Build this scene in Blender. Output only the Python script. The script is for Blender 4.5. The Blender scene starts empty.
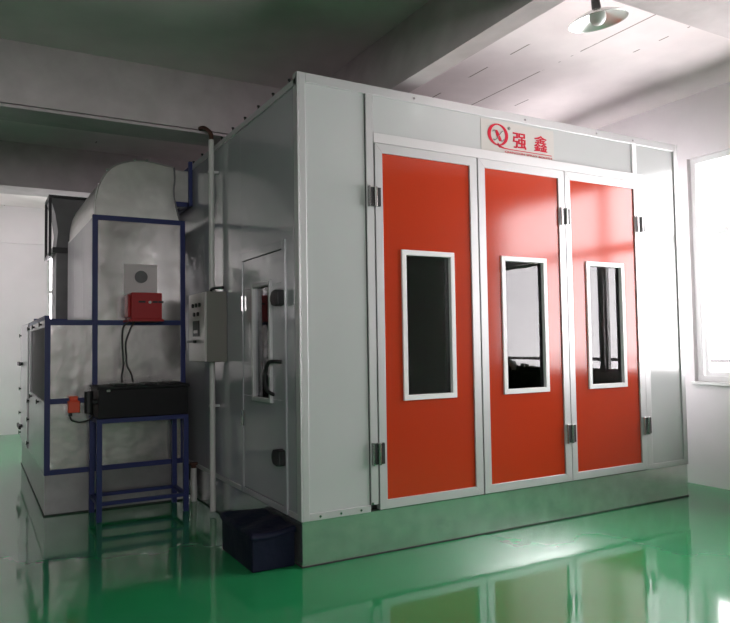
import bpy, bmesh, math, random
from mathutils import Vector, Matrix
random.seed(7)
C = bpy.context.scene.collection
# ------------------------------------------------------------------ helpers
def new():
    return bmesh.new()

def bx(bm, x0, x1, y0, y1, z0, z1):
    v = [bm.verts.new((x, y, z)) for z in (z0, z1) for y in (y0, y1) for x in (x0, x1)]
    for f in ((0, 2, 3, 1), (4, 5, 7, 6), (0, 1, 5, 4), (2, 6, 7, 3), (0, 4, 6, 2), (1, 3, 7, 5)):
        bm.faces.new([v[i] for i in f])
    return bm

def cyl(bm, p0, p1, r0, r1=None, n=20, caps=True):
    r1 = r0 if r1 is None else r1
    p0, p1 = Vector(p0), Vector(p1)
    d = (p1 - p0).normalized()
    a = d.orthogonal().normalized(); b = d.cross(a)
    A, B = [], []
    for i in range(n):
        t = 2 * math.pi * i / n
        u = a * math.cos(t) + b * math.sin(t)
        A.append(bm.verts.new(p0 + u * r0)); B.append(bm.verts.new(p1 + u * r1))
    for i in range(n):
        j = (i + 1) % n
        bm.faces.new((A[i], A[j], B[j], B[i]))
    if caps:
        bm.faces.new(A[::-1]); bm.faces.new(B)
    return bm

def tube(bm, pts, r, n=10, sub=6):
    """smooth tube through points"""
    P = [Vector(p) for p in pts]
    if sub > 1 and len(P) > 2:
        Q = []
        for i in range(len(P) - 1):
            p0 = P[max(i - 1, 0)]; p1 = P[i]; p2 = P[i + 1]; p3 = P[min(i + 2, len(P) - 1)]
            for k in range(sub):
                t = k / sub
                Q.append(0.5 * ((2 * p1) + (p2 - p0) * t + (2 * p0 - 5 * p1 + 4 * p2 - p3) * t * t + (3 * p1 - p0 - 3 * p2 + p3) * t ** 3))
        Q.append(P[-1]); P = Q
    rings = []
    a = None
    for i, p in enumerate(P):
        d = (P[min(i + 1, len(P) - 1)] - P[max(i - 1, 0)]).normalized()
        a = d.orthogonal().normalized() if a is None else (a - d * a.dot(d)).normalized()
        b = d.cross(a)
        rings.append([bm.verts.new(p + (a * math.cos(2 * math.pi * k / n) + b * math.sin(2 * math.pi * k / n)) * r) for k in range(n)])
    for A, B in zip(rings, rings[1:]):
        for k in range(n):
            j = (k + 1) % n
            bm.faces.new((A[k], A[j], B[j], B[k]))
    bm.faces.new(rings[0][::-1]); bm.faces.new(rings[-1])
    return bm

def prism(bm, outline, axis, a0, a1):
    """extrude a closed 2D outline along an axis ('x','y','z')"""
    def P(u, v, w):
        return {'x': (w, u, v), 'y': (u, w, v), 'z': (u, v, w)}[axis]
    A = [bm.verts.new(P(u, v, a0)) for u, v in outline]
    B = [bm.verts.new(P(u, v, a1)) for u, v in outline]
    n = len(A)
    bm.faces.new(A); bm.faces.new(B[::-1])
    for i in range(n):
        j = (i + 1) % n
        bm.faces.new((A[i], B[i], B[j], A[j]))
    return bm

def ringxz(bm, cx, cz, ro_x, ro_z, wfun, y0, y1, n=48):
    """ring in the XZ plane whose width varies with angle"""
    O, I = [], []
    for i in range(n):
        t = 2 * math.pi * i / n
        w = wfun(t)
        O.append((cx + ro_x * math.cos(t), cz + ro_z * math.sin(t)))
        I.append((cx + (ro_x - w) * math.cos(t), cz + (ro_z - w) * math.sin(t)))
    vs = {}
    for nm, L, y in (('of', O, y0), ('if', I, y0), ('ob', O, y1), ('ib', I, y1)):
        vs[nm] = [bm.verts.new((x, y, z)) for x, z in L]
    for i in range(n):
        j = (i + 1) % n
        bm.faces.new((vs['of'][i], vs['of'][j], vs['if'][j], vs['if'][i]))
        bm.faces.new((vs['ob'][i], vs['ib'][i], vs['ib'][j], vs['ob'][j]))
        bm.faces.new((vs['of'][i], vs['ob'][i], vs['ob'][j], vs['of'][j]))
        bm.faces.new((vs['if'][i], vs['if'][j], vs['ib'][j], vs['ib'][i]))
    return bm

def obj(name, bm, mat, parent=None, bevel=0.0, smooth=False):
    bmesh.ops.recalc_face_normals(bm, faces=bm.faces)
    me = bpy.data.meshes.new(name)
    bm.to_mesh(me); bm.free()
    if smooth:
        for p in me.polygons: p.use_smooth = True
    me.materials.append(mat)
    o = bpy.data.objects.new(name, me); C.objects.link(o)
    if bevel:
        m = o.modifiers.new('bevel', 'BEVEL'); m.width = bevel; m.segments = 2; m.limit_method = 'ANGLE'
    if parent is not None: o.parent = parent
    return o

def tag(o, label, cat, group=None, kind=None):
    o['label'] = label; o['category'] = cat
    if group: o['group'] = group
    if kind: o['kind'] = kind
    return o

def thing(name, label, cat, loc=(0, 0, 0), group=None):
    o = bpy.data.objects.new(name, None); C.objects.link(o)
    o.location = loc; o.empty_display_size = .1
    return tag(o, label, cat, group)

def struct(name, bm, mat, parent=None, bevel=0.0):
    o = obj(name, bm, mat, parent, bevel)
    if parent is None: o['kind'] = 'structure'
    return o

class W:
    """child of a thing built in world coordinates: shifts the mesh by the thing's location"""
    pass

def part(name, bm, mat, root, bevel=0.0, smooth=False, label=None):
    # find accumulated offset
    off = Vector((0, 0, 0)); r = root
    while r is not None:
        off += r.location; r = r.parent
    bmesh.ops.translate(bm, verts=bm.verts, vec=-off)
    o = obj(name, bm, mat, root, bevel, smooth)
    if label: o['label'] = label
    return o

# ------------------------------------------------------------------ materials
def mat(name, col, rough=.5, metal=0.0, ior=1.5, coat=0.0, noise=None, bump=None, spec=None, coat_r=.03):
    m = bpy.data.materials.new(name); m.use_nodes = True
    nt = m.node_tree; b = nt.nodes['Principled BSDF']
    b.inputs['Base Color'].default_value = (*col, 1)
    b.inputs['Roughness'].default_value = rough
    b.inputs['Metallic'].default_value = metal
    b.inputs['IOR'].default_value = ior
    b.inputs['Coat Weight'].default_value = coat
    b.inputs['Coat Roughness'].default_value = coat_r
    tc = nt.nodes.new('ShaderNodeTexCoord')
    if noise:
        sc, amt = noise[:2]
        n = nt.nodes.new('ShaderNodeTexNoise'); n.inputs['Scale'].default_value = sc; n.inputs['Detail'].default_value = 6
        nt.links.new(tc.outputs['Object'], n.inputs['Vector'])
        r = nt.nodes.new('ShaderNodeMapRange')
        r.inputs['From Min'].default_value = .3; r.inputs['From Max'].default_value = .7
        r.inputs['To Min'].default_value = 1 - amt; r.inputs['To Max'].default_value = 1 + amt * .6
        nt.links.new(n.outputs['Fac'], r.inputs['Value'])
        mx = nt.nodes.new('ShaderNodeVectorMath'); mx.operation = 'SCALE'
        mx.inputs[0].default_value = col
        nt.links.new(r.outputs['Result'], mx.inputs['Scale'])
        nt.links.new(mx.outputs['Vector'], b.inputs['Base Color'])
    if bump:
        sc, st, dist = bump
        n = nt.nodes.new('ShaderNodeTexNoise'); n.inputs['Scale'].default_value = sc; n.inputs['Detail'].default_value = 3
        nt.links.new(tc.outputs['Object'], n.inputs['Vector'])
        bp = nt.nodes.new('ShaderNodeBump'); bp.inputs['Strength'].default_value = st; bp.inputs['Distance'].default_value = dist
        nt.links.new(n.outputs['Fac'], bp.inputs['Height'])
        nt.links.new(bp.outputs['Normal'], b.inputs['Normal'])
        if coat: nt.links.new(bp.outputs['Normal'], b.inputs['Coat Normal'])
    return m

def glass(name, tint, ior):
    m = bpy.data.materials.new(name); m.use_nodes = True
    nt = m.node_tree; nt.nodes.remove(nt.nodes['Principled BSDF'])
    out = nt.nodes['Material Output']
    t = nt.nodes.new('ShaderNodeBsdfTransparent'); t.inputs['Color'].default_value = (*tint, 1)
    g = nt.nodes.new('ShaderNodeBsdfGlossy'); g.inputs['Roughness'].default_value = 0.01
    f = nt.nodes.new('ShaderNodeFresnel'); f.inputs['IOR'].default_value = ior
    mx = nt.nodes.new('ShaderNodeMixShader')
    nt.links.new(f.outputs[0], mx.inputs[0]); nt.links.new(t.outputs[0], mx.inputs[1]); nt.links.new(g.outputs[0], mx.inputs[2])
    nt.links.new(mx.outputs[0], out.inputs['Surface'])
    return m

M = {}
M['floor'] = mat('green_epoxy', (.022, .27, .095), rough=.075, ior=1.7, noise=(1.3, .12), bump=(1.6, .10, .02))
M['greywall'] = mat('low_bounce_grey', (.20, .19, .19), rough=.8)  # unseen left wall, made dark to cut bounce light on the left
M['plaster'] = mat('white_plaster', (.82, .77, .79), rough=.9, noise=(1.6, .05), bump=(40, .15, .002))
M['ceiling'] = mat('ceiling_plaster', (.72, .65, .655), rough=.95, noise=(2.2, .10), bump=(25, .2, .003))
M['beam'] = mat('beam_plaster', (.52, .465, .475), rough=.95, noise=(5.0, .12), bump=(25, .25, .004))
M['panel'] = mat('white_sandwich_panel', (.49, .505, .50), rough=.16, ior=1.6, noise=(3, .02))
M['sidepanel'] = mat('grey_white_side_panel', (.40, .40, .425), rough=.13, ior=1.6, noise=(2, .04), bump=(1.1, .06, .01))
M['alu'] = mat('satin_aluminium', (.55, .55, .55), rough=.42, metal=.35)
M['headalu'] = mat('pale_aluminium', (.64, .63, .63), rough=.4, metal=.2)
M['whitealu'] = mat('white_coated_aluminium', (.80, .79, .79), rough=.3)
M['galv'] = mat('galvanised_sheet', (.74, .78, .76), rough=.24, metal=.9, noise=(9, .13), bump=(2.5, .12, .01))
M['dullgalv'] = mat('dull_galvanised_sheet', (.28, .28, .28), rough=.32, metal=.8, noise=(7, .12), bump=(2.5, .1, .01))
M['orange'] = mat('orange_lacquer', (.46, .040, .012), rough=.14, ior=1.5, bump=(1.2, .03, .01))
M['black'] = mat('black_plastic', (.010, .010, .011), rough=.5)
M['blackmetal'] = mat('black_painted_steel', (.006, .006, .007), rough=.55, ior=1.35, noise=(12, .3))
M['chrome'] = mat('chrome', (.6, .6, .6), rough=.15, metal=1)
M['blue'] = mat('blue_enamel', (.010, .020, .115), rough=.5)
M['foil'] = mat('silver_foil_panel', (.50, .485, .47), rough=.27, metal=.85, noise=(3, .08), bump=(2.0, .5, .04))
M['duct'] = mat('galvanised_duct', (.60, .60, .57), rough=.30, metal=.85, noise=(7, .10), bump=(2.2, .4, .03))
M['ductdark'] = mat('dull_steel_duct', (.12, .12, .12), rough=.5, metal=.6, noise=(6, .15))
M['whitepanel'] = mat('white_enamel_panel', (.68, .65, .68), rough=.22, noise=(2, .03))
M['filter'] = mat('filter_mesh', (.13, .115, .12), rough=.8, noise=(60, .25))
M['seam'] = mat('dark_seam_rubber', (.03, .03, .03), rough=.7)
M['red'] = mat('red_enamel', (.36, .007, .009), rough=.5)
M['cream'] = mat('cream_plate', (.42, .39, .38), rough=.35, metal=.3)
M['cabgrey'] = mat('grey_beige_enamel', (.19, .18, .16), rough=.45)
M['cabface'] = mat('pale_enamel_door', (.52, .48, .47), rough=.35)
M['orangedev'] = mat('orange_red_plastic', (.80, .075, .02), rough=.4)
M['cable'] = mat('dark_cable', (.03, .025, .028), rough=.5)
M['pvc'] = mat('white_pipe', (.58, .57, .55), rough=.35)
M['rust'] = mat('rusty_iron', (.07, .028, .018), rough=.85, noise=(14, .35))
M['navy'] = mat('navy_sheeting', (.002, .004, .020), rough=.6, ior=1.35, bump=(6, .5, .03))
M['sign'] = mat('sign_board', (.50, .48, .45), rough=.6, ior=1.3)
M['signred'] = mat('sign_red', (.50, .006, .028), rough=.6, ior=1.3)
M['signgrey'] = mat('sign_grey', (.13, .12, .11), rough=.5)
M['glass'] = glass('booth_glass', (.72, .74, .74), 1.62)
M['winglass'] = glass('window_glass', (.97, .97, .97), 1.25)
M['socket'] = mat('dark_lamp_socket', (.05, .05, .05), rough=.5)
M['shade'] = mat('pale_enamel_shade', (.62, .66, .62), rough=.2, metal=.6)
M['bulb'] = mat('frosted_bulb', (.62, .64, .62), rough=.25)
M['leaf'] = mat('shrub_leaf', (.018, .055, .015), rough=.6, noise=(8, .4))
M['petal'] = mat('white_petal', (.75, .75, .72), rough=.6)
M['concrete'] = mat('outdoor_concrete', (.45, .44, .43), rough=.9, noise=(3, .1))
M['tiles'] = mat('pale_facade', (.62, .60, .62), rough=.7)

# ceiling: slab joints running away from the camera, as broken dark cracks
nt = M['ceiling'].node_tree; b = nt.nodes['Principled BSDF']
src = b.inputs['Base Color'].links[0].from_socket
tc = nt.nodes.new('ShaderNodeTexCoord'); sx = nt.nodes.new('ShaderNodeSeparateXYZ'); nt.links.new(tc.outputs['Object'], sx.inputs[0])
wob = nt.nodes.new('ShaderNodeTexNoise'); wob.inputs['Scale'].default_value = 3.1; nt.links.new(tc.outputs['Object'], wob.inputs['Vector'])
total = None
for x0, th in ((2.07, .54), (2.55, .42), (2.96, .56), (1.5, .6), (-.6, .6), (-1.4, .66)):
    a = nt.nodes.new('ShaderNodeMath'); a.operation = 'SUBTRACT'; nt.links.new(sx.outputs['X'], a.inputs[0]); a.inputs[1].default_value = x0
    a2 = nt.nodes.new('ShaderNodeMath'); a2.operation = 'ABSOLUTE'; nt.links.new(a.outputs[0], a2.inputs[0])
    a3 = nt.nodes.new('ShaderNodeMath'); a3.operation = 'LESS_THAN'; nt.links.new(a2.outputs[0], a3.inputs[0]); a3.inputs[1].default_value = .007
    a4 = nt.nodes.new('ShaderNodeMath'); a4.operation = 'GREATER_THAN'; nt.links.new(wob.outputs['Fac'], a4.inputs[0]); a4.inputs[1].default_value = th
    a5 = nt.nodes.new('ShaderNodeMath'); a5.operation = 'MULTIPLY'; nt.links.new(a3.outputs[0], a5.inputs[0]); nt.links.new(a4.outputs[0], a5.inputs[1])
    if total is None: total = a5
    else:
        s = nt.nodes.new('ShaderNodeMath'); s.operation = 'MAXIMUM'; nt.links.new(total.outputs[0], s.inputs[0]); nt.links.new(a5.outputs[0], s.inputs[1]); total = s
mx = nt.nodes.new('ShaderNodeMix'); mx.data_type = 'RGBA'
nt.links.new(total.outputs[0], mx.inputs['Factor']); nt.links.new(src, mx.inputs['A']); mx.inputs['B'].default_value = (.24, .20, .19, 1)
nt.links.new(mx.outputs['Result'], b.inputs['Base Color'])

# ------------------------------------------------------------------ room
XL, XR, YF, YB, ZC = -4.6, 4.335, -7.0, 8.95, 3.82
ZB = 3.3
struct('floor', bx(new(), XL - .2, XR + .2, YF - .2, YB + .2, -.1, 0), M['floor'])
struct('ceiling', bx(new(), XL - .2, XR + .2, YF - .2, YB + .2, ZC, ZC + .2), M['ceiling'])
RY0, RY1 = .50, 4.4  # unseen window behind the booth, added to light the ceiling there
WY0, WY1, WZ0, WZ1 = -3.25, .27, 1.0, 3.2          # window in the right wall
bm = new()
bx(bm, XR, XR + .22, YF, YB, 0, WZ0); bx(bm, XR, XR + .22, YF, YB, WZ1, ZC)
bx(bm, XR, XR + .22, YF, WY0, WZ0, WZ1); bx(bm, XR, XR + .22, WY1, RY0, WZ0, WZ1); bx(bm, XR, XR + .22, RY1, YB, WZ0, WZ1)
struct('wall_right', bm, M['plaster'])
BX0, BX1, BZ0, BZ1 = -.74, 1.9, 1.0, 3.1           # window in the back wall
bm = new()
bx(bm, XL, XR, YB, YB + .22, 0, BZ0); bx(bm, XL, XR, YB, YB + .22, BZ1, ZC)
bx(bm, XL, BX0, YB, YB + .22, BZ0, BZ1); bx(bm, BX1, XR, YB, YB + .22, BZ0, BZ1)
struct('wall_back', bm, M['plaster'])
LY0, LY1 = 7.0, 8.6                                # window in the left wall, out of frame
bm = new()
bx(bm, XL - .22, XL, YF, YB, 0, 1.0); bx(bm, XL - .22, XL, YF, YB, 3.1, ZC)
bx(bm, XL - .22, XL, YF, LY0, 1.0, 3.1); bx(bm, XL - .22, XL, LY1, YB, 1.0, 3.1)
struct('wall_left', bm, M['greywall'])
FX0, FX1, FZ0, FZ1 = -4.2, -1.3, 1.8, 3.15           # unseen window behind the camera, added and sized for fill light
bm = new()
bx(bm, XL, XR, YF - .22, YF, 0, FZ0); bx(bm, XL, XR, YF - .22, YF, FZ1, ZC)
bx(bm, XL, FX0, YF - .22, YF, FZ0, FZ1); bx(bm, FX1, XR, YF - .22, YF, FZ0, FZ1)
struct('wall_front', bm, M['plaster'])
# ceiling beams
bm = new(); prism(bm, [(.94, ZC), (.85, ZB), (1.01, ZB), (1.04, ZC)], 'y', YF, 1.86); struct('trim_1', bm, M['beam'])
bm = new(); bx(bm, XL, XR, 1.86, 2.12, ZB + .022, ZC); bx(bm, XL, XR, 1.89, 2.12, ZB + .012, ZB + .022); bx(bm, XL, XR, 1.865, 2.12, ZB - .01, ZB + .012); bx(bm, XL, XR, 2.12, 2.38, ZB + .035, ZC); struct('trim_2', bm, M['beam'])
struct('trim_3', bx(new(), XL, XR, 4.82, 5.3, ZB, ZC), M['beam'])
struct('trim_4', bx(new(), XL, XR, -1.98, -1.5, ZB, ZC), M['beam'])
bm = new(); bx(bm, XL, XR, YB - .05, YB, 3.2, ZC); struct('trim_5', bm, M['plaster'])

def window_x(name, x, y0, y1, z0, z1, mull, ztr, out=1):
    """window in a wall whose room face is at x; out = direction to the outside"""
    r = bpy.data.objects.new(name, None); C.objects.link(r); r['kind'] = 'structure'; r.location = (x, (y0 + y1) / 2, z0)
    xa, xb = sorted((x + out * .05, x + out * .12))
    f = .055
    bm = new()
    bx(bm, xa, xb, y0, y1, z0, z0 + f); bx(bm, xa, xb, y0, y1, z1 - f, z1)
    bx(bm, xa, xb, y0, y0 + f, z0 + f, z1 - f); bx(bm, xa, xb, y1 - f, y1, z0 + f, z1 - f)
    bx(bm, xa, xb, y0 + f, y1 - f, ztr - .03, ztr + .03)
    part('window_frame', bm, M['whitealu'], r, .004)
    for ym in mull:
        part('mullion', bx(new(), xa - .02, xb + .02, ym - .035, ym + .035, z0 + f, z1 - f), M['alu'], r, .004)
    ys = [y0 + f] + sorted(mull) + [y1 - f]
    xm = (xa + xb) / 2
    for a, c in zip(ys, ys[1:]):
        a2, c2 = a + .05, c - .05
        bm = new()
        for k, (p, q) in enumerate(((a + .012, a + .05), (c - .05, c - .012))):
            bx(bm, xm - .015, xm + .015, p, q, z0 + f, ztr - .035)
        bx(bm, xm - .015, xm + .015, a2, c2, z0 + f, z0 + f + .04); bx(bm, xm - .015, xm + .015, a2, c2, ztr - .075, ztr - .035)
        part('sash', bm, M['whitealu'], r, .003)
        part('pane', bx(new(), xm - .003, xm + .003, a, c, z0 + f, ztr - .03), M['winglass'], r)
        part('pane', bx(new(), xm - .003, xm + .003, a, c, ztr + .03, z1 - f), M['winglass'], r)
    s0, s1 = sorted((x - out * .03, x + out * .05))
    part('window_sill', bx(new(), s0, s1, y0 - .02, y1 + .02, z0 - .03, z0), M['whitealu'], r, .004)
    return r
window_x('window_1', XR, WY0, WY1, WZ0, WZ1, [-1.42], 2.45)
window_x('added_window_5', XR, RY0, RY1, WZ0, WZ1, [2.6], 2.45)
window_x('window_3', XL, LY0, LY1, 1.0, 3.1, [7.8], 2.4, -1)
def window_y(name, y, x0, x1, z0, z1, mull, ztr, out):
    r = bpy.data.objects.new(name, None); C.objects.link(r); r['kind'] = 'structure'; r.location = ((x0 + x1) / 2, y, z0)
    f = .055; ya, yb = sorted((y + out * .05, y + out * .12)); ym = (ya + yb) / 2
    bm = new()
    bx(bm, x0, x1, ya, yb, z0, z0 + f); bx(bm, x0, x1, ya, yb, z1 - f, z1); bx(bm, x0, x0 + f, ya, yb, z0 + f, z1 - f); bx(bm, x1 - f, x1, ya, yb, z0 + f, z1 - f)
    bx(bm, x0 + f, x1 - f, ya, yb, ztr - .03, ztr + .03)
    part('window_frame', bm, M['whitealu'], r, .004)
    for xm in mull: part('mullion', bx(new(), xm - .035, xm + .035, ya, yb, z0 + f, z1 - f), M['whitealu'], r, .004)
    part('pane', bx(new(), x0 + f, x1 - f, ym, ym + .006, z0 + f, ztr - .03), M['winglass'], r)
    part('pane', bx(new(), x0 + f, x1 - f, ym, ym + .006, ztr + .03, z1 - f), M['winglass'], r)
window_y('window_2', YB, BX0, BX1, BZ0, BZ1, [.6], 2.4, 1)
window_y('added_window_4', YF, FX0, FX1, FZ0, FZ1, [-2.6], 2.75, -1)

# outside the right window: balcony, rail and a potted shrub (the booth glass mirrors them)
struct('balcony_floor', bx(new(), XR + .22, XR + 1.0, -6.5, 2.5, -.12, -.02), M['concrete'])
rr = thing('balcony_railing', 'thin dark steel railing outside the right hand window', 'railing', (5.0, -2.5, -.02))
part('hand_rail', bx(new(), 4.98, 5.02, -6, 1.5, 1.16, 1.20), M['ductdark'], rr, .003)
for yy in (-6, -4.15, -.35, 1.48):
    part('rail_post', bx(new(), 4.985, 5.015, yy, yy + .03, -.02, 1.16), M['ductdark'], rr)
pl = thing('potted_shrub', 'dark potted shrub with white flowers mirrored in middle door window', 'plant', (4.0, -2.35, 0))
bm = new(); cyl(bm, (4.0, -2.35, 0), (4.0, -2.35, .38), .15, .21, n=28); part('planter', bm, M['concrete'], pl, .01)
bm = new()
for i in range(1300):
    th = random.uniform(0, 2 * math.pi); u = random.uniform(-1, 1); rad = random.uniform(.35, 1) ** .5
    c = Vector((4.0 + .26 * rad * math.sqrt(1 - u * u) * math.cos(th), -2.35 + .50 * rad * math.sqrt(1 - u * u) * math.sin(th), .80 + .34 * rad * u))
    d = Vector((random.gauss(0, 1), random.gauss(0, 1), random.gauss(0, 1))).normalized()
    e = d.orthogonal().normalized(); L = random.uniform(.035, .06)
    bm.faces.new([bm.verts.new(c - d * L), bm.verts.new(c + e * L * .45), bm.verts.new(c + d * L), bm.verts.new(c - e * L * .45)])
part('foliage', bm, M['leaf'], pl)
bm = new(); cyl(bm, (4.0, -2.35, .3), (4.0, -2.35, .85), .022); cyl(bm, (4.0, -2.35, .4), (4.0, -2.1, .9), .014); cyl(bm, (4.0, -2.35, .4), (4.0, -2.6, .9), .014); part('stem', bm, M['rust'], pl)
for k in range(3):
    c = Vector((3.85, -2.30 - .09 * k, 1.13 + .05 * (k % 2)))
    bm = new()
    for j in range(6):
        t = j * math.pi / 3; d = Vector((-.3, math.cos(t), math.sin(t))).normalized(); e = Vector((1, 0, 0)).cross(d)
        bm.faces.new([bm.verts.new(c), bm.verts.new(c + d * .045 + e * .025), bm.verts.new(c + d * .085), bm.verts.new(c + d * .045 - e * .025)])
    part('flower', bm, M['petal'], pl)

# ------------------------------------------------------------------ spray booth
BW, BD, BH, BB = 3.8, 6.5, 3.2, .29
booth = thing('spray_booth', 'large white spray booth with three orange glazed front doors', 'spray booth')
P = lambda n, bm, m, parent=booth, **k: part(n, bm, M[m], parent, **k)
# plinth (hollow, on the floor)
bm = new()
bx(bm, 0, BW, 0, .02, 0, BB); bx(bm, 0, .02, .02, BD, 0, BB); bx(bm, BW - .02, BW, .02, BD, 0, BB); bx(bm, .02, BW - .02, BD - .02, BD, 0, BB)
P('plinth', bm, 'galv', label='galvanised sheet plinth')
bm = new(); bx(bm, -.004, BW + .004, -.005, 0, 0, .010); bx(bm, -.004, 0, 0, BD, 0, .010); P('plinth_seal', bm, 'seam')
P('booth_floor', bx(new(), .02, BW - .02, .02, BD - .02, BB - .03, BB), 'galv')
# side wall panels, left (with side door opening), right, back, roof
DY0, DY1, DZ1 = .22, 1.12, 2.13
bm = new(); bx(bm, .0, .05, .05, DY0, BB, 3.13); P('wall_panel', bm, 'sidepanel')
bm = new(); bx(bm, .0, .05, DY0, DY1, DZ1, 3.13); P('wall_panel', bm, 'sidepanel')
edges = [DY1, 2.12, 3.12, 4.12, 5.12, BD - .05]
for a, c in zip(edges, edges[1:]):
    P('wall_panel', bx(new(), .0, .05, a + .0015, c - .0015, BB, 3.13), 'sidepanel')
for a, c in zip([.05, 1.1, 2.2, 3.3, 4.4, 5.4], [1.1, 2.2, 3.3, 4.4, 5.4, BD - .05]):
    P('wall_panel', bx(new(), BW - .05, BW, a, c, BB, 3.13), 'panel')
P('back_wall', bx(new(), .05, BW - .05, BD - .05, BD, BB, 3.13), 'panel')
P('roof', bx(new(), .05, BW - .05, .05, BD - .05, 3.10, 3.15), 'panel')
# dado seam rail on the left side
bm = new(); bx(bm, -.012, 0, .0, BD, 3.12, 3.165); P('eaves_trim', bm, 'alu')
bm = new(); bx(bm, -.008, 0, .05, DY0 - .02, BB, BB + .035); bx(bm, -.008, 0, DY1 + .02, BD, BB, BB + .035); P('sill_trim', bm, 'alu')
for k in range(9):
    y = .12 + .29 * k
    bm = new(); cyl(bm, (-.006, y, 3.165), (-.006, y, 3.18), .006, n=10); cyl(bm, (-.006, y, 3.18), (-.006, y, 3.192), .011, n=6)
    P('roof_bolt', bm, 'black')
# front trims
bm = new(); bx(bm, 0, .048, -.015, .05, BB, BH - .0); bx(bm, -.012, 0, -.015, .05, BB, BH); P('corner_post', bm, 'alu', bevel=.003)
bm = new(); bx(bm, BW - .055, BW, -.015, .05, BB, BH); P('corner_post', bm, 'alu', bevel=.003)
P('top_rail', bx(new(), .048, BW - .055, -.015, .05, 3.135, BH), 'alu', bevel=.003)
P('bottom_rail', bx(new(), .048, .497, -.015, .05, BB, .335), 'alu', bevel=.002)
P('bottom_rail', bx(new(), 3.262, BW - .055, -.015, .05, BB, .335), 'alu', bevel=.002)
P('front_panel', bx(new(), .048, .493, -.003, .045, .335, 3.135), 'panel')
P('front_panel', bx(new(), 3.33, BW - .055, -.003, .045, .335, 3.135), 'panel')
P('header_panel', bx(new(), .565, 3.19, -.003, .045, 2.872, 3.135), 'panel')
P('post', bx(new(), .500, .558, -.015, .05, .335, 3.135), 'alu', bevel=.003)
P('post', bx(new(), 3.262, 3.33, -.015, .05, .335, 2.872), 'alu', bevel=.003)
P('post', bx(new(), 3.19, 3.245, -.012, .05, 2.872, 3.135), 'whitealu', bevel=.002)
P('front_panel', bx(new(), 3.245, 3.33, -.003, .045, 2.872, 3.135), 'panel')
P('header_rail', bx(new(), .558, 3.262, -.018, .05, 2.803, 2.872), 'headalu', bevel=.003)
P('seam_strip', bx(new(), .493, .500, -.004, .03, .335, 3.135), 'seam')
P('seam_strip', bx(new(), 1.448, 1.468, -.006, .02, .297, 2.803), 'seam')
P('threshold', bx(new(), .500, 3.262, 0, .05, .288, .296), 'seam')
for sx_, sz in ((.12, .312), (.27, .312), (.42, .312), (.51, .345), (1.95, 3.165), (3.2, 3.165), (.9, 3.165), (2.75, 3.165)):
    P('screw', cyl(new(), (sx_, -.015, sz), (sx_, -.019, sz), .008, n=10), 'chrome')

def hinge(x, z0, z1, parent, black_left=True):
    bm = new()
    cyl(bm, (x, -.034, z0), (x, -.034, z1), .013, n=16)
    bx(bm, x - .052, x - .042, -.040, -.016, z0 - .004, z1 + .004)
    bx(bm, x - .052, x + .045, -.022, -.016, z0, z1)
    h = part('hinge', bm, M['chrome'], parent, .001)
    part('hinge_leaf', bx(new(), x - .042, x - .015, -.036, -.022, z0 + .004, z1 - .004), M['black'], h, .002)
    part('hinge_leaf', bx(new(), x + .015, x + .042, -.034, -.022, z0 + .004, z1 - .004), M['black'], h, .002)
    return h

def front_door(x0, x1, ox0, ox1, wx0, wx1):
    """aluminium framed orange leaf with a tall window"""
    z0, z1, oz0, oz1, wz0, wz1 = .297, 2.80, .358, 2.734, 1.017, 2.07
    bm = new()
    ya, yb = -.020, .03
    for (a, c, d, e) in (((x0, z0), (x1, z0), (ox1, oz0), (ox0, oz0)), ((x1, z0), (x1, z1), (ox1, oz1), (ox1, oz0)),
                         ((x1, z1), (x0, z1), (ox0, oz1), (ox1, oz1)), ((x0, z1), (x0, z0), (ox0, oz0), (ox0, oz1))):
        prism(bm, [a, c, d, e], 'y', ya, yb)
    d = part('door', bm, M['alu'], booth, .002)
    bm = new(); yo, yi = -.008, .03
    bx(bm, ox0, ox1, yo, yi, oz0, wz0); bx(bm, ox0, ox1, yo, yi, wz1, oz1); bx(bm, ox0, wx0, yo, yi, wz0, wz1); bx(bm, wx1, ox1, yo, yi, wz0, wz1)
    part('door_panel', bm, M['orange'], d, label='glossy orange panel')
    bm = new(); w = .036
    for (a, c, e, g) in (((wx0, wz0), (wx1, wz0), (wx1 - w, wz0 + w), (wx0 + w, wz0 + w)), ((wx1, wz0), (wx1, wz1), (wx1 - w, wz1 - w), (wx1 - w, wz0 + w)),
                         ((wx1, wz1), (wx0, wz1), (wx0 + w, wz1 - w), (wx1 - w, wz1 - w)), ((wx0, wz1), (wx0, wz0), (wx0 + w, wz0 + w), (wx0 + w, wz1 - w))):
        prism(bm, [a, c, e, g], 'y', -.022, .01)
    part('window_frame', bm, M['whitealu'], d, .002, label='white window frame')
    bm = new(); q = w - .003  # recess lining behind the window frame, dark all round
    bx(bm, wx0 + q - .01, wx0 + q, .01, .065, wz0 + q, wz1 - q); bx(bm, wx1 - q, wx1 - q + .01, .01, .065, wz0 + q, wz1 - q)
    bx(bm, wx0 + q, wx1 - q, .01, .065, wz0 + q - .01, wz0 + q); bx(bm, wx0 + q, wx1 - q, .01, .065, wz1 - q, wz1 - q + .01)
    part('window_reveal', bm, M['seam'], d, label='dark window reveal')
    part('window_glass', bx(new(), wx0 + q, wx1 - q, .012, .017, wz0 + q, wz1 - q), M['glass'], d)
    return d
d1 = front_door(.566, 1.452, .625, 1.385, .772, 1.226)
d2 = front_door(1.464, 2.352, 1.529, 2.285, 1.672, 2.134)
d3 = front_door(2.358, 3.257, 2.417, 3.184, 2.575, 3.028)
for d, x in ((d1, .560), (d2, 2.351), (d3, 3.256)):
    hinge(x, 2.355, 2.49, d); hinge(x, .60, .745, d)

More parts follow.
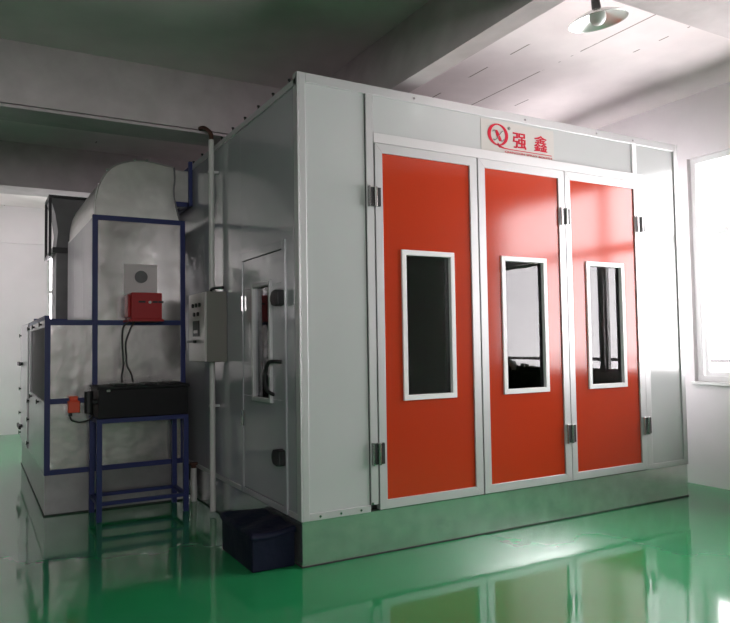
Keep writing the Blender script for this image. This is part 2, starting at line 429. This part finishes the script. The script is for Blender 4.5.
# sign on the header
sg = P('sign_board', bx(new(), 1.512, 2.262, -.006, -.003, 2.872, 3.118), 'sign', label='pale sign with red emblem and lettering')
ys, yt = -.0085, -.006
EX, EZ = 1.678, 3.005
bm = new()
ringxz(bm, EX, EZ + .006, .102, .086, lambda t: .010 + .021 * abs(math.cos(t)) ** 1.5, ys, yt)
# tail of the Q running into the underline
tail = [(1.675, 2.950), (1.70, 2.928), (1.745, 2.916), (1.80, 2.913), (2.235, 2.913)]
lowt = [(2.235, 2.908), (1.80, 2.907), (1.74, 2.908), (1.69, 2.913), (1.668, 2.932)]
prism(bm, tail + lowt, 'y', ys, yt)
# thick stroke of the x
prism(bm, [(1.646, 3.046), (1.672, 3.046), (1.698, 3.005), (1.718, 2.962), (1.690, 2.962), (1.662, 3.003)], 'y', ys, yt)
part('emblem', bm, M['signred'], sg)
bm = new()
for pts in ([(1.625, 3.030), (1.640, 3.043), (1.655, 3.030)], [(1.730, 3.042), (1.718, 3.040), (1.690, 3.008), (1.668, 2.982), (1.645, 2.965), (1.632, 2.972)], [(1.705, 2.968), (1.720, 2.966), (1.735, 2.980)]):
    tube(bm, [(x, ys, z) for x, z in pts], .0035, n=6, sub=4)
part('emblem', bm, M['signgrey'], sg)
def text(body, x, z, size, name, m, parent, offset=0.0, sx=1.0, dy=0.0):
    cu = bpy.data.curves.new(name, 'FONT'); cu.body = body; cu.size = size; cu.extrude = .0012; cu.offset = offset; cu.align_x = 'LEFT'
    t = bpy.data.objects.new(name, cu); C.objects.link(t)
    bpy.context.view_layer.update()
    me = bpy.data.meshes.new_from_object(t.evaluated_get(bpy.context.evaluated_depsgraph_get()))
    C.objects.unlink(t); bpy.data.objects.remove(t)
    me.materials.clear(); me.materials.append(m)
    xs = [v.co.x for v in me.vertices]; x_min = min(xs)
    for v in me.vertices:
        v.co = Vector(((v.co.x - x_min) * sx + x, -.0073 - dy - v.co.z, v.co.y + z))
    o = bpy.data.objects.new(name, me); C.objects.link(o); o.parent = parent
    return o, (max(xs) - x_min) * sx
for dx in (0, .004):
    text('强', 1.826 + dx, 2.940, .140, 'lettering', M['signred'], sg, .0010, 1.04, dx * .15)
    text('鑫', 2.046 + dx, 2.940, .140, 'lettering', M['signred'], sg, .0004, 1.07, dx * .15)
o, w = text('QIANGXIN SPRAY BOOTH', 1.745, 2.880, .022, 'lettering', M['signred'], sg, 0.0, 1.0)
k = .49 / w
for v in o.data.vertices: v.co.x = 1.745 + (v.co.x - 1.745) * k
text('®', 1.776, 3.062, .036, 'lettering', M['signgrey'], sg, .0005)

# personnel door in the left side
bm = new()
bx(bm, -.012, .05, DY0, DY0 + .055, BB, DZ1); bx(bm, -.012, .05, DY1 - .055, DY1, BB, DZ1); bx(bm, -.012, .05, DY0 + .055, DY1 - .055, DZ1 - .06, DZ1)
bx(bm, -.012, .05, DY0 + .055, DY1 - .055, BB, BB + .045)
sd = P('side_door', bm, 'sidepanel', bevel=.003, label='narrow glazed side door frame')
a0, a1, b0, b1 = DY0 + .060, DY1 - .060, BB + .05, DZ1 - .066
w0, w1, v0, v1 = .49, .80, 1.04, 1.84
bm = new(); bx(bm, -.006, .045, a0, a1, b0, v0); bx(bm, -.006, .045, a0, a1, v1, b1); bx(bm, -.006, .045, a0, w0, v0, v1); bx(bm, -.006, .045, w1, a1, v0, v1)
part('door_leaf', bm, M['sidepanel'], sd, .002)
bm = new(); bx(bm, -.002, .04, a0 - .005, a0, b0, b1); bx(bm, -.002, .04, a1, a1 + .005, b0, b1); bx(bm, -.002, .04, a0, a1, b1, b1 + .006); part('door_gasket', bm, M['seam'], sd)
bm = new(); bx(bm, -.028, 0, w0 - .03, w0, v0 - .03, v1 + .03); bx(bm, -.028, 0, w1, w1 + .03, v0 - .03, v1 + .03); bx(bm, -.028, 0, w0, w1, v0 - .03, v0); bx(bm, -.028, 0, w0, w1, v1, v1 + .03)
part('window_frame', bm, M['alu'], sd, .003, label='aluminium window frame')
part('window_glass', bx(new(), .010, .015, w0, w1, v0, v1), M['glass'], sd)
for zc_ in (1.735, .66):
    bm = new(); prism(bm, [(.235, zc_ - .05), (.29, zc_ - .058), (.35, zc_ - .048), (.375, zc_ - .015), (.375, zc_ + .015), (.35, zc_ + .048), (.29, zc_ + .058), (.235, zc_ + .05)], 'x', -.06, -.006)
    part('latch', bm, M['black'], sd, .008, label='black roller latch')
for zc_ in (1.74, .86):
    part('hinge', bx(new(), -.024, -.012, 1.045, 1.075, zc_ - .06, zc_ + .06), M['chrome'], sd, .002)
bm = new(); tube(bm, [(-.006, .30, 1.30), (-.05, .33, 1.305), (-.065, .39, 1.295), (-.07, .43, 1.24), (-.07, .44, 1.16), (-.055, .44, 1.10), (-.006, .44, 1.07)], .013, n=10)
part('handle', bm, M['black'], sd, smooth=True, label='black pull handle')

# ------------------------------------------------------------------ things on the booth's left side
cb = thing('control_cabinet', 'grey wall mounted electrical control cabinet beside the side door', 'control box', (-.1, 1.7, 1.28))
part('cabinet_body', bx(new(), -.172, -.003, 1.47, 1.95, 1.285, 1.865), M['cabgrey'], cb, .004)
dr = part('cabinet_door', bx(new(), -.190, -.172, 1.475, 1.945, 1.29, 1.86), M['cabface'], cb, .003, label='pale cabinet door')
for (yy, zz) in ((1.60, 1.76), (1.70, 1.76), (1.80, 1.76), (1.65, 1.685), (1.76, 1.685)):
    part('indicator', cyl(new(), (-.190, yy, zz), (-.204, yy, zz), .017, n=14), M['black'], dr)
part('meter', bx(new(), -.198, -.190, 1.62, 1.80, 1.50, 1.63), M['black'], dr, .002)
part('meter_display', bx(new(), -.200, -.198, 1.655, 1.77, 1.525, 1.55), M['cabface'], dr)
bm = new(); cyl(bm, (-.190, 1.72, 1.455), (-.22, 1.72, 1.455), .012); bx(bm, -.232, -.216, 1.66, 1.86, 1.445, 1.466); part('switch_handle', bm, M['black'], dr, .002)
bm = new(); tube(bm, [(-.10, 1.60, 1.865), (-.10, 1.58, 1.89), (-.07, 1.56, 1.90), (-.03, 1.55, 1.905), (-.004, 1.55, 1.905)], .011); part('cable_gland', bm, M['black'], cb, smooth=True)

pp = thing('conduit_pipe', 'thin white vertical pipe from the ceiling beam to the floor', 'pipe', (-.062, 1.69, 0))
part('pipe', cyl(new(), (-.062, 1.69, .03), (-.062, 1.69, 1.283), .024), M['pvc'], pp)
part('pipe', cyl(new(), (-.062, 1.69, 1.867), (-.062, 1.69, 3.19), .024), M['pvc'], pp)
bm = new(); tube(bm, [(-.062, 1.69, 3.17), (-.062, 1.69, 3.23), (-.075, 1.72, 3.275), (-.10, 1.78, 3.315), (-.11, 1.858, 3.33)], .019, n=14); part('elbow', bm, M['rust'], pp, smooth=True, label='rusty elbow')
for z in (.9, 2.9):
    part('clip', bx(new(), -.09, -.001, 1.675, 1.705, z, z + .02), M['alu'], pp)

# low navy covered platform at the foot of the side door
st = thing('entry_step', 'low box step under dark navy sheeting below the side door', 'step', (-.17, .4, 0))
bm = new()
bx(bm, -.31, -.02, .07, .68, 0, .235)
part('step_body', bm, M['navy'], st, .012)
nx, ny = 24, 40
bm = new(); G = []
for i in range(nx + 1):
    row = []
    for j in range(ny + 1):
        x = -.325 + .31 * i / nx; y = .055 + .64 * j / ny
        z = .247 + .010 * math.sin(9 * x + 5 * y) + .006 * math.sin(23 * y - 13 * x) + .004 * random.random()
        if i == 0 or j == 0 or j == ny: z -= .035
        row.append(bm.verts.new((x, y, z)))
    G.append(row)
for i in range(nx):
    for j in range(ny):
        bm.faces.new((G[i][j], G[i + 1][j], G[i + 1][j + 1], G[i][j + 1]))
o = part('sheeting', bm, M['navy'], st, smooth=True); m_ = o.modifiers.new('thickness', 'SOLIDIFY'); m_.thickness = .004

# ------------------------------------------------------------------ heating and filter unit
UX0, UX1, UXT, UY0, UY1, UYT = -1.30, -.10, -.92, 2.40, 5.60, 4.25
un = thing('air_heating_unit', 'blue framed silver air heating unit with tall duct beside booth', 'heating unit', (-.7, 3.9, 0))
U = lambda n, bm, m, parent=un, **k: part(n, bm, M[m], parent, **k)
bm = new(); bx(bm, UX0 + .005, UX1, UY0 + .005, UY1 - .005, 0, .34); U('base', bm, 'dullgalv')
bm = new(); bx(bm, UX0 - .002, UX1, UY0 - .001, UY0 + .005, 0, .012); bx(bm, UX0 - .002, UX0 + .005, UY0 + .005, UY1, 0, .012); U('base_seal', bm, 'seam')
f = .045
def post(x, y, z0, z1, m='blue'):
    U('frame_post', bx(new(), x, x + f, y, y + f, z0, z1), m, bevel=.003)
post(UX0, UY0, .34, 1.66); post(UXT, UY0, .34, 2.60); post(UX1 - f, UY0, .34, 2.60)
post(UX0, UY1 - f, .34, 1.66); post(UX1 - f, UY1 - f, .34, 1.66); post(UXT, UYT - f, 1.66, 2.60, 'whitepanel'); post(UX1 - f, UYT - f, 1.66, 2.60)
def rail(x0, x1, y0, y1, z0, z1, m='blue'):
    U('frame_rail', bx(new(), x0, x1, y0, y1, z0, z1), m, bevel=.003)
for z in (1.615, .94, .34):
    rail(UX0 + f, UXT, UY0, UY0 + f, z, z + f)
for z in (1.615, .34):
    rail(UXT + f, UX1 - f, UY0, UY0 + f, z, z + f)
rail(UXT + f, UX1 - f, UY0, UY0 + f, 2.555, 2.60)
rail(UX0, UX1, UY1 - f, UY1, 1.66, 1.70); rail(UX0, UX0 + f, UY0 + f, UY1 - f, 1.66, 1.70)
rail(UX1 - f, UX1, UY0 + f, UYT, 2.555, 2.60)
rail(UX0 + f, UXT, 4.28, 4.32, 1.66, 1.745)
g = .012
U('front_panel', bx(new(), UX0 + f, UXT, UY0 + g, UY0 + g + .02, .985, 1.615), 'foil')
U('front_panel', bx(new(), UX0 + f, UXT, UY0 + g, UY0 + g + .02, .385, .94), 'foil')
U('front_panel', bx(new(), UXT + f, UX1 - f, UY0 + g, UY0 + g + .02, .385, 1.615), 'foil')
U('tower_panel', bx(new(), UXT + f, UX1 - f, UY0 + g, UY0 + g + .02, 1.66, 2.555), 'foil')
# tower left side: three white insulated panels
ysp = [UY0 + f, 3.05, 3.65, UYT - f]
for a, c in zip(ysp, ysp[1:]):
    U('tower_panel', bx(new(), UXT, UXT + .03, a + .003, c - .003, 1.66, 2.575), 'whitepanel')
U('tower_panel', bx(new(), UX1 - .03, UX1 - .005, UY0 + f, UYT - f, 1.66, 2.555), 'foil')
U('tower_panel', bx(new(), UXT + f, UX1 - f, UYT - .03, UYT - .01, 1.66, 2.6), 'foil')
rail(UXT, UXT + .03, UY0 + f, UYT - f, 2.575, 2.60, 'duct')
# cabinet left side
U('side_panel', bx(new(), UX0, UX0 + .03, UY0 + f, 4.28, 1.60, 1.66), 'whitepanel')
U('side_panel', bx(new(), UX0, UX0 + .03, UY0 + f, 4.28, .34, .96), 'whitepanel')
U('side_panel', bx(new(), UX0, UX0 + .03, 4.12, 4.28, .96, 1.60), 'whitepanel')
U('filter_panel', bx(new(), UX0 + .015, UX0 + .035, UY0 + f, 4.12, .96, 1.60), 'filter', label='dark air intake filter')
U('side_panel', bx(new(), UX0 - .012, UX0 + .02, 4.32, UY1 - f, .34, 1.69), 'whitepanel', bevel=.004)
U('side_seam', bx(new(), UX0 + .001, UX0 + .02, 4.283, 4.318, .34, 1.66), 'seam')
def knob(x, y, z):
    bm = new(); cyl(bm, (x, y, z), (x - .018, y, z), .009, n=10); cyl(bm, (x - .018, y, z), (x - .026, y, z), .022, n=12)
    U('knob', bm, 'black')
for y, z in ((2.72, 1.63), (3.55, 1.63), (4.22, 1.63), (2.98, .93), (3.85, .93), (4.22, .86), (4.22, .66), (4.22, .41)):
    knob(UX0, y, z)
for y, z in ((5.45, 1.58), (5.45, .93), (5.45, .64), (5.45, .40)):
    knob(UX0 - .012, y, z)
for z in (1.24, .50):
    bm = new(); cyl(bm, (UX0 - .012, 5.2, z), (UX0 - .04, 5.2, z), .02, n=10); bx(bm, UX0 - .06, UX0 - .035, 5.0, 5.4, z - .022, z + .022)
    U('latch_handle', bm, 'black', bevel=.004)
U('top_panel', bx(new(), UX0 + f, UX1 - .01, UY0 + f, UY1 - f, 1.63, 1.655), 'galv')
U('back_panel', bx(new(), UX0 + f, UX1 - f, UY1 - .03, UY1 - .01, .34, 1.63), 'galv')
U('side_panel', bx(new(), UX1 - .03, UX1 - .01, UY0 + f, UY1 - f, .34, 1.63), 'galv')
# wall plate with a round gauge
ap = U('access_plate', bx(new(), -.655, -.36, UY0 - .002, UY0 + g, 1.90, 2.17), 'cream', bevel=.002, label='pale plate')
bm = new(); ringxz(bm, -.505, 2.055, .056, .056, lambda t: .012, UY0 - .018, UY0 - .002); part('gauge_ring', bm, M['ductdark'], ap)
part('gauge', cyl(new(), (-.505, UY0 - .012, 2.055), (-.505, UY0 - .002, 2.055), .045, n=24), M['ductdark'], ap, label='round gauge')
# elbow duct on the tower
out = [(-.905, 2.60), (-.905, 2.68), (-.895, 2.76), (-.875, 2.85), (-.84, 2.93), (-.795, 3.00), (-.73, 3.06), (-.65, 3.10), (-.55, 3.125), (-.42, 3.13), (-.20, 3.10),
       (-.195, 2.98), (-.205, 2.88), (-.19, 2.76), (-.15, 2.60)]
bm = new(); prism(bm, out, 'y', UY0 + .01, UYT - .01); ed = U('elbow_duct', bm, 'duct', label='silver duct elbow with curved back')
# raised seam lips along both side edges of the elbow
bm = new(); tube(bm, [(x, UY0 + .008, z) for x, z in out[:11]], .008, n=6, sub=3); part('duct_seam', bm, M['duct'], ed)
bm = new(); tube(bm, [(x, UY0 + .008, z) for x, z in out[10:]], .008, n=6, sub=3); part('duct_seam', bm, M['ductdark'], ed)
for x, z in ((-.87, 2.885), (-.80, 3.01), (-.56, 3.132), (-.45, 3.138)):
    part('duct_rivet', cyl(new(), (x, UY0 + .004, z), (x, UY0 - .006, z), .010, n=8), M['chrome'], ed)
U('duct_neck', bx(new(), -.20, -.002, 2.50, 4.10, 2.80, 3.10), 'duct')
bm = new(); x0, x1 = -.045, -.012
bx(bm, x0, x1, 2.46, 2.50, 2.76, 3.19); bx(bm, x0, x1, 4.10, 4.14, 2.76, 3.19); bx(bm, x0 - .01, x1, 2.50, 4.10, 2.76, 2.80); bx(bm, x0, x1, 2.50, 4.10, 3.10, 3.14)
bx(bm, -.16, x0, 2.50, 2.56, 2.755, 2.80)
U('duct_flange', bm, 'blue', label='dark blue flange')
# exhaust duct at the back left
U('exhaust_duct', bx(new(), -1.02, -.62, 4.45, 4.95, 1.655, 2.50), 'ductdark')
bm = new(); bx(bm, -1.06, -.58, 4.41, 4.99, 2.50, 2.56); U('duct_clamp', bm, 'black')
sh = [(-1.02, 2.56), (-1.00, 2.75), (-1.03, 2.95), (-1.08, 3.12), (-1.08, 3.15), (-.60, 3.13), (-.60, 2.56)]
bm = new(); prism(bm, sh, 'y', 4.47, 4.93); U('exhaust_hood', bm, 'ductdark')
bm = new(); bx(bm, -1.10, -1.07, 4.45, 4.47, 2.46, 3.16); bx(bm, -1.10, -1.07, 4.93, 4.96, 2.46, 3.16); bx(bm, -1.10, -1.07, 4.47, 4.93, 3.13, 3.16); bx(bm, -1.10, -1.07, 4.47, 4.93, 2.46, 2.49)
bx(bm, -1.10, -.60, 4.44, 4.47, 3.13, 3.16)
U('duct_flange', bm, 'black', label='thin black rectangular flange')

# ------------------------------------------------------------------ red burner on the unit
rb = thing('burner_box', 'small bright red burner box mounted on the silver unit', 'burner', (-.5, 2.27, 1.64))
part('casing', bx(new(), -.635, -.37, 2.16, 2.36, 1.66, 1.895), M['red'], rb, .008)
part('burner_flange', bx(new(), -.60, -.40, 2.36, 2.398, 1.70, 1.86), M['blackmetal'], rb)
part('casing', bx(new(), -.66, -.637, 2.18, 2.34, 1.68, 1.875), M['red'], rb, .006)
for x in (-.575, -.455, -.405):
    part('vent_slot', bx(new(), x, x + .045 if x > -.5 else x + .06, 2.157, 2.161, 1.805, 1.822), M['black'], rb)
part('reset_button', cyl(new(), (-.478, 2.16, 1.81), (-.478, 2.148, 1.81), .012, n=12), M['pvc'], rb, label='white round button')
part('base_tray', bx(new(), -.66, -.36, 2.14, 2.398, 1.642, 1.66), M['red'], rb)

# ------------------------------------------------------------------ blue stand and black box
sx0, sx1, sy0, sy1 = -.95, -.20, 1.93, 2.37
sd2 = thing('steel_stand', 'open blue steel stand under the black box', 'stand', (-.57, 2.15, 0))
t = .042
for x in (sx0, sx1 - t):
    for y in (sy0, sy1 - t):
        part('leg', bx(new(), x, x + t, y, y + t, 0, .83), M['blue'], sd2, .002)
for (z, w_) in ((.795, .035), (.13, .028)):
    for y in (sy0, sy1 - t):
        part('rail', bx(new(), sx0 + t, sx1 - t, y + .003, y + t - .003, z, z + w_), M['blue'], sd2)
    for x in (sx0, sx1 - t):
        part('rail', bx(new(), x + .003, x + t - .003, sy0 + t, sy1 - t, z, z + w_), M['blue'], sd2)
bb = thing('black_box', 'wide black steel box resting on the blue stand', 'box', (-.57, 2.15, .832))
part('box_body', bx(new(), -.935, -.20, 1.94, 2.36, .832, 1.07), M['blackmetal'], bb, .006)
lid = part('lid', bx(new(), -.945, -.19, 1.93, 2.37, 1.07, 1.095), M['blackmetal'], bb, .004)
part('latch', bx(new(), -.875, -.845, 1.925, 1.94, 1.05, 1.07), M['chrome'], bb, .002, label='bright metal clasp')
for x in (-.80, -.55, -.34):
    part('lid_rib', bx(new(), x, x + .10, 2.0, 2.3, 1.095, 1.108), M['black'], lid, .003)
bm = new(); cyl(bm, (-1.00, 2.02, .88), (-1.00, 2.02, 1.06), .035); cyl(bm, (-1.00, 2.02, .97), (-.935, 2.02, .97), .02); part('side_fitting', bm, M['black'], bb)
# cables from burner to the black box
cr = tag(obj('cable', tube(new(), [(-.63, 2.20, 1.64), (-.69, 2.20, 1.60), (-.70, 2.22, 1.50), (-.695, 2.22, 1.36), (-.69, 2.22, 1.26), (-.70, 2.24, 1.17), (-.70, 2.22, 1.113)], .008), M['cable'], smooth=True),
    'left of two thin dark cables hanging from the red burner', 'cable', 'burner cables')
cr2 = tag(obj('cable', tube(new(), [(-.60, 2.20, 1.64), (-.63, 2.22, 1.58), (-.665, 2.24, 1.46), (-.66, 2.25, 1.34), (-.655, 2.25, 1.26), (-.62, 2.24, 1.18), (-.61, 2.22, 1.113)], .008), M['cable'], smooth=True),
    'right of two thin dark cables hanging from the red burner', 'cable', 'burner cables')
# orange actuator on the middle blue rail
oa = thing('damper_actuator', 'small orange red device clipped to the blue rail', 'actuator', (-1.08, 2.36, .9))
part('housing', bx(new(), -1.125, -1.03, 2.30, 2.385, .865, .965), M['orangedev'], oa, .008)
part('cap', bx(new(), -1.11, -1.045, 2.32, 2.385, .965, 1.005), M['orangedev'], oa, .006)
part('plug', bx(new(), -1.12, -1.09, 2.31, 2.36, .84, .866), M['black'], oa)
tag(obj('hose', tube(new(), [(-1.105, 2.335, .830), (-1.09, 2.32, .80), (-1.03, 2.28, .785), (-.97, 2.2, .81), (-.95, 2.12, .86), (-1.0, 2.06, .88)], .007), M['cable'], smooth=True), 'thin black hose looping from the orange device to the black box', 'hose')
# short pipe with a red valve behind the stand
sp = thing('valve_pipe', 'short pale floor pipe with dark red valve near the booth', 'pipe', (-.055, 2.3, 0))
part('pipe', cyl(new(), (-.055, 2.3, 0), (-.055, 2.3, .30), .028), M['pvc'], sp)
bm = new(); cyl(bm, (-.055, 2.3, .30), (-.055, 2.3, .33), .022); cyl(bm, (-.055, 2.3, .33), (-.055, 2.3, .35), .038, n=16); part('valve', bm, M['rust'], sp, label='dark red valve wheel')

# ------------------------------------------------------------------ pendant lamp
LX, LY, LZ = 1.745, -.955, 3.52
lp = thing('pendant_lamp', 'round shallow metal pendant lamp hanging from the ceiling', 'lamp', (LX, LY, LZ))
bm = new()
prof = [(.195, 0), (.190, .005), (.15, .030), (.10, .052), (.060, .068), (.030, .075)]
n = 48; rings = []
for r_, z in prof:
    rings.append([bm.verts.new((LX + r_ * math.cos(2 * math.pi * i / n), LY + r_ * math.sin(2 * math.pi * i / n), LZ + z)) for i in range(n)])
for A, B in zip(rings, rings[1:]):
    for i in range(n):
        j = (i + 1) % n; bm.faces.new((A[i], A[j], B[j], B[i]))
o = part('lamp_shade', bm, M['shade'], lp, smooth=True); m_ = o.modifiers.new('thickness', 'SOLIDIFY'); m_.thickness = .003
bm = new(); cyl(bm, (LX, LY, LZ + .05), (LX, LY, LZ + .18), .032, .026, n=20); part('socket', bm, M['socket'], lp)
bm = new(); bmesh.ops.create_uvsphere(bm, u_segments=24, v_segments=16, radius=.055)
for v in bm.verts: v.co = Vector((v.co.x + LX, v.co.y + LY, v.co.z * 1.05 + LZ + .03))
part('bulb', bm, M['bulb'], lp, smooth=True)
lp.rotation_euler = (0, math.radians(-9), math.radians(0))
part('cord', cyl(new(), (LX, LY, LZ + .18), (LX, LY, ZC), .007, n=8), M['black'], lp)

# ------------------------------------------------------------------ light: overcast sky plus added brightness below the horizon, through the windows
w = bpy.data.worlds.new('World'); bpy.context.scene.world = w; w.use_nodes = True
nt = w.node_tree; bg = nt.nodes['Background']
tc = nt.nodes.new('ShaderNodeTexCoord'); sx = nt.nodes.new('ShaderNodeSeparateXYZ'); nt.links.new(tc.outputs['Generated'], sx.inputs[0])
cr_ = nt.nodes.new('ShaderNodeValToRGB')
mr = nt.nodes.new('ShaderNodeMapRange'); mr.inputs['From Min'].default_value = -1; mr.inputs['From Max'].default_value = 1
nt.links.new(sx.outputs['Z'], mr.inputs['Value']); nt.links.new(mr.outputs[0], cr_.inputs[0])
e = cr_.color_ramp.elements
e[0].position = .30; e[0].color = (1.0, .965, .975, 1)
e[1].position = .56; e[1].color = (.70, .665, .685, 1)
nt.links.new(cr_.outputs[0], bg.inputs['Color']); bg.inputs['Strength'].default_value = 8.5

def portal(name, loc, rot, sx_, sy_):
    l = bpy.data.lights.new(name, 'AREA'); l.shape = 'RECTANGLE'; l.size = sx_; l.size_y = sy_; l.cycles.is_portal = True
    o = bpy.data.objects.new(name, l); C.objects.link(o); o.location = loc; o.rotation_euler = rot
R90 = math.pi / 2
portal('daylight_portal_right', (XR + .2, (WY0 + WY1) / 2, (WZ0 + WZ1) / 2), (0, R90, 0), WZ1 - WZ0, WY1 - WY0)
portal('daylight_portal_side', (XR + .2, (RY0 + RY1) / 2, (WZ0 + WZ1) / 2), (0, R90, 0), WZ1 - WZ0, RY1 - RY0)
portal('daylight_portal_left', (XL - .2, (LY0 + LY1) / 2, 2.05), (0, -R90, 0), 2.1, LY1 - LY0)
portal('daylight_portal_front', ((FX0 + FX1) / 2, YF - .2, (FZ0 + FZ1) / 2), (R90, 0, 0), FX1 - FX0, FZ1 - FZ0)
portal('daylight_portal_back', ((BX0 + BX1) / 2, YB + .2, 2.05), (-R90, 0, 0), BX1 - BX0, 2.1)

# ------------------------------------------------------------------ camera
f_, yaw, pit, rol, cx, cy, cz = [694.6537845216266, 0.5140858849358916, 0.047044764674279774, -0.015163054803959417, -1.8338519245916647, -4.098, 1.41186867443567]
F = Vector((math.sin(yaw) * math.cos(pit), math.cos(yaw) * math.cos(pit), math.sin(pit)))
R = Vector((math.cos(yaw), -math.sin(yaw), 0)); Uv = R.cross(F)
R2 = R * math.cos(rol) + Uv * math.sin(rol); U2 = -R * math.sin(rol) + Uv * math.cos(rol)
cam = bpy.data.cameras.new('camera'); co = bpy.data.objects.new('camera', cam); C.objects.link(co)
mw = Matrix(((R2.x, U2.x, -F.x, cx), (R2.y, U2.y, -F.y, cy), (R2.z, U2.z, -F.z, cz), (0, 0, 0, 1)))
co.matrix_world = mw
cam.sensor_width = 36; cam.sensor_fit = 'HORIZONTAL'; cam.lens = f_ / 730 * 36; cam.clip_start = .05; cam.clip_end = 200
S = bpy.context.scene; S.camera = co
S.view_settings.view_transform = 'Standard'; S.view_settings.look = 'None'; S.view_settings.exposure = 1.2; S.view_settings.gamma = 1
S.view_settings.use_curve_mapping = False
S.cycles.max_bounces = 12; S.cycles.diffuse_bounces = 6; S.cycles.transparent_max_bounces = 16
S.cycles.caustics_reflective = False; S.cycles.caustics_refractive = False
S.cycles.use_denoising = True
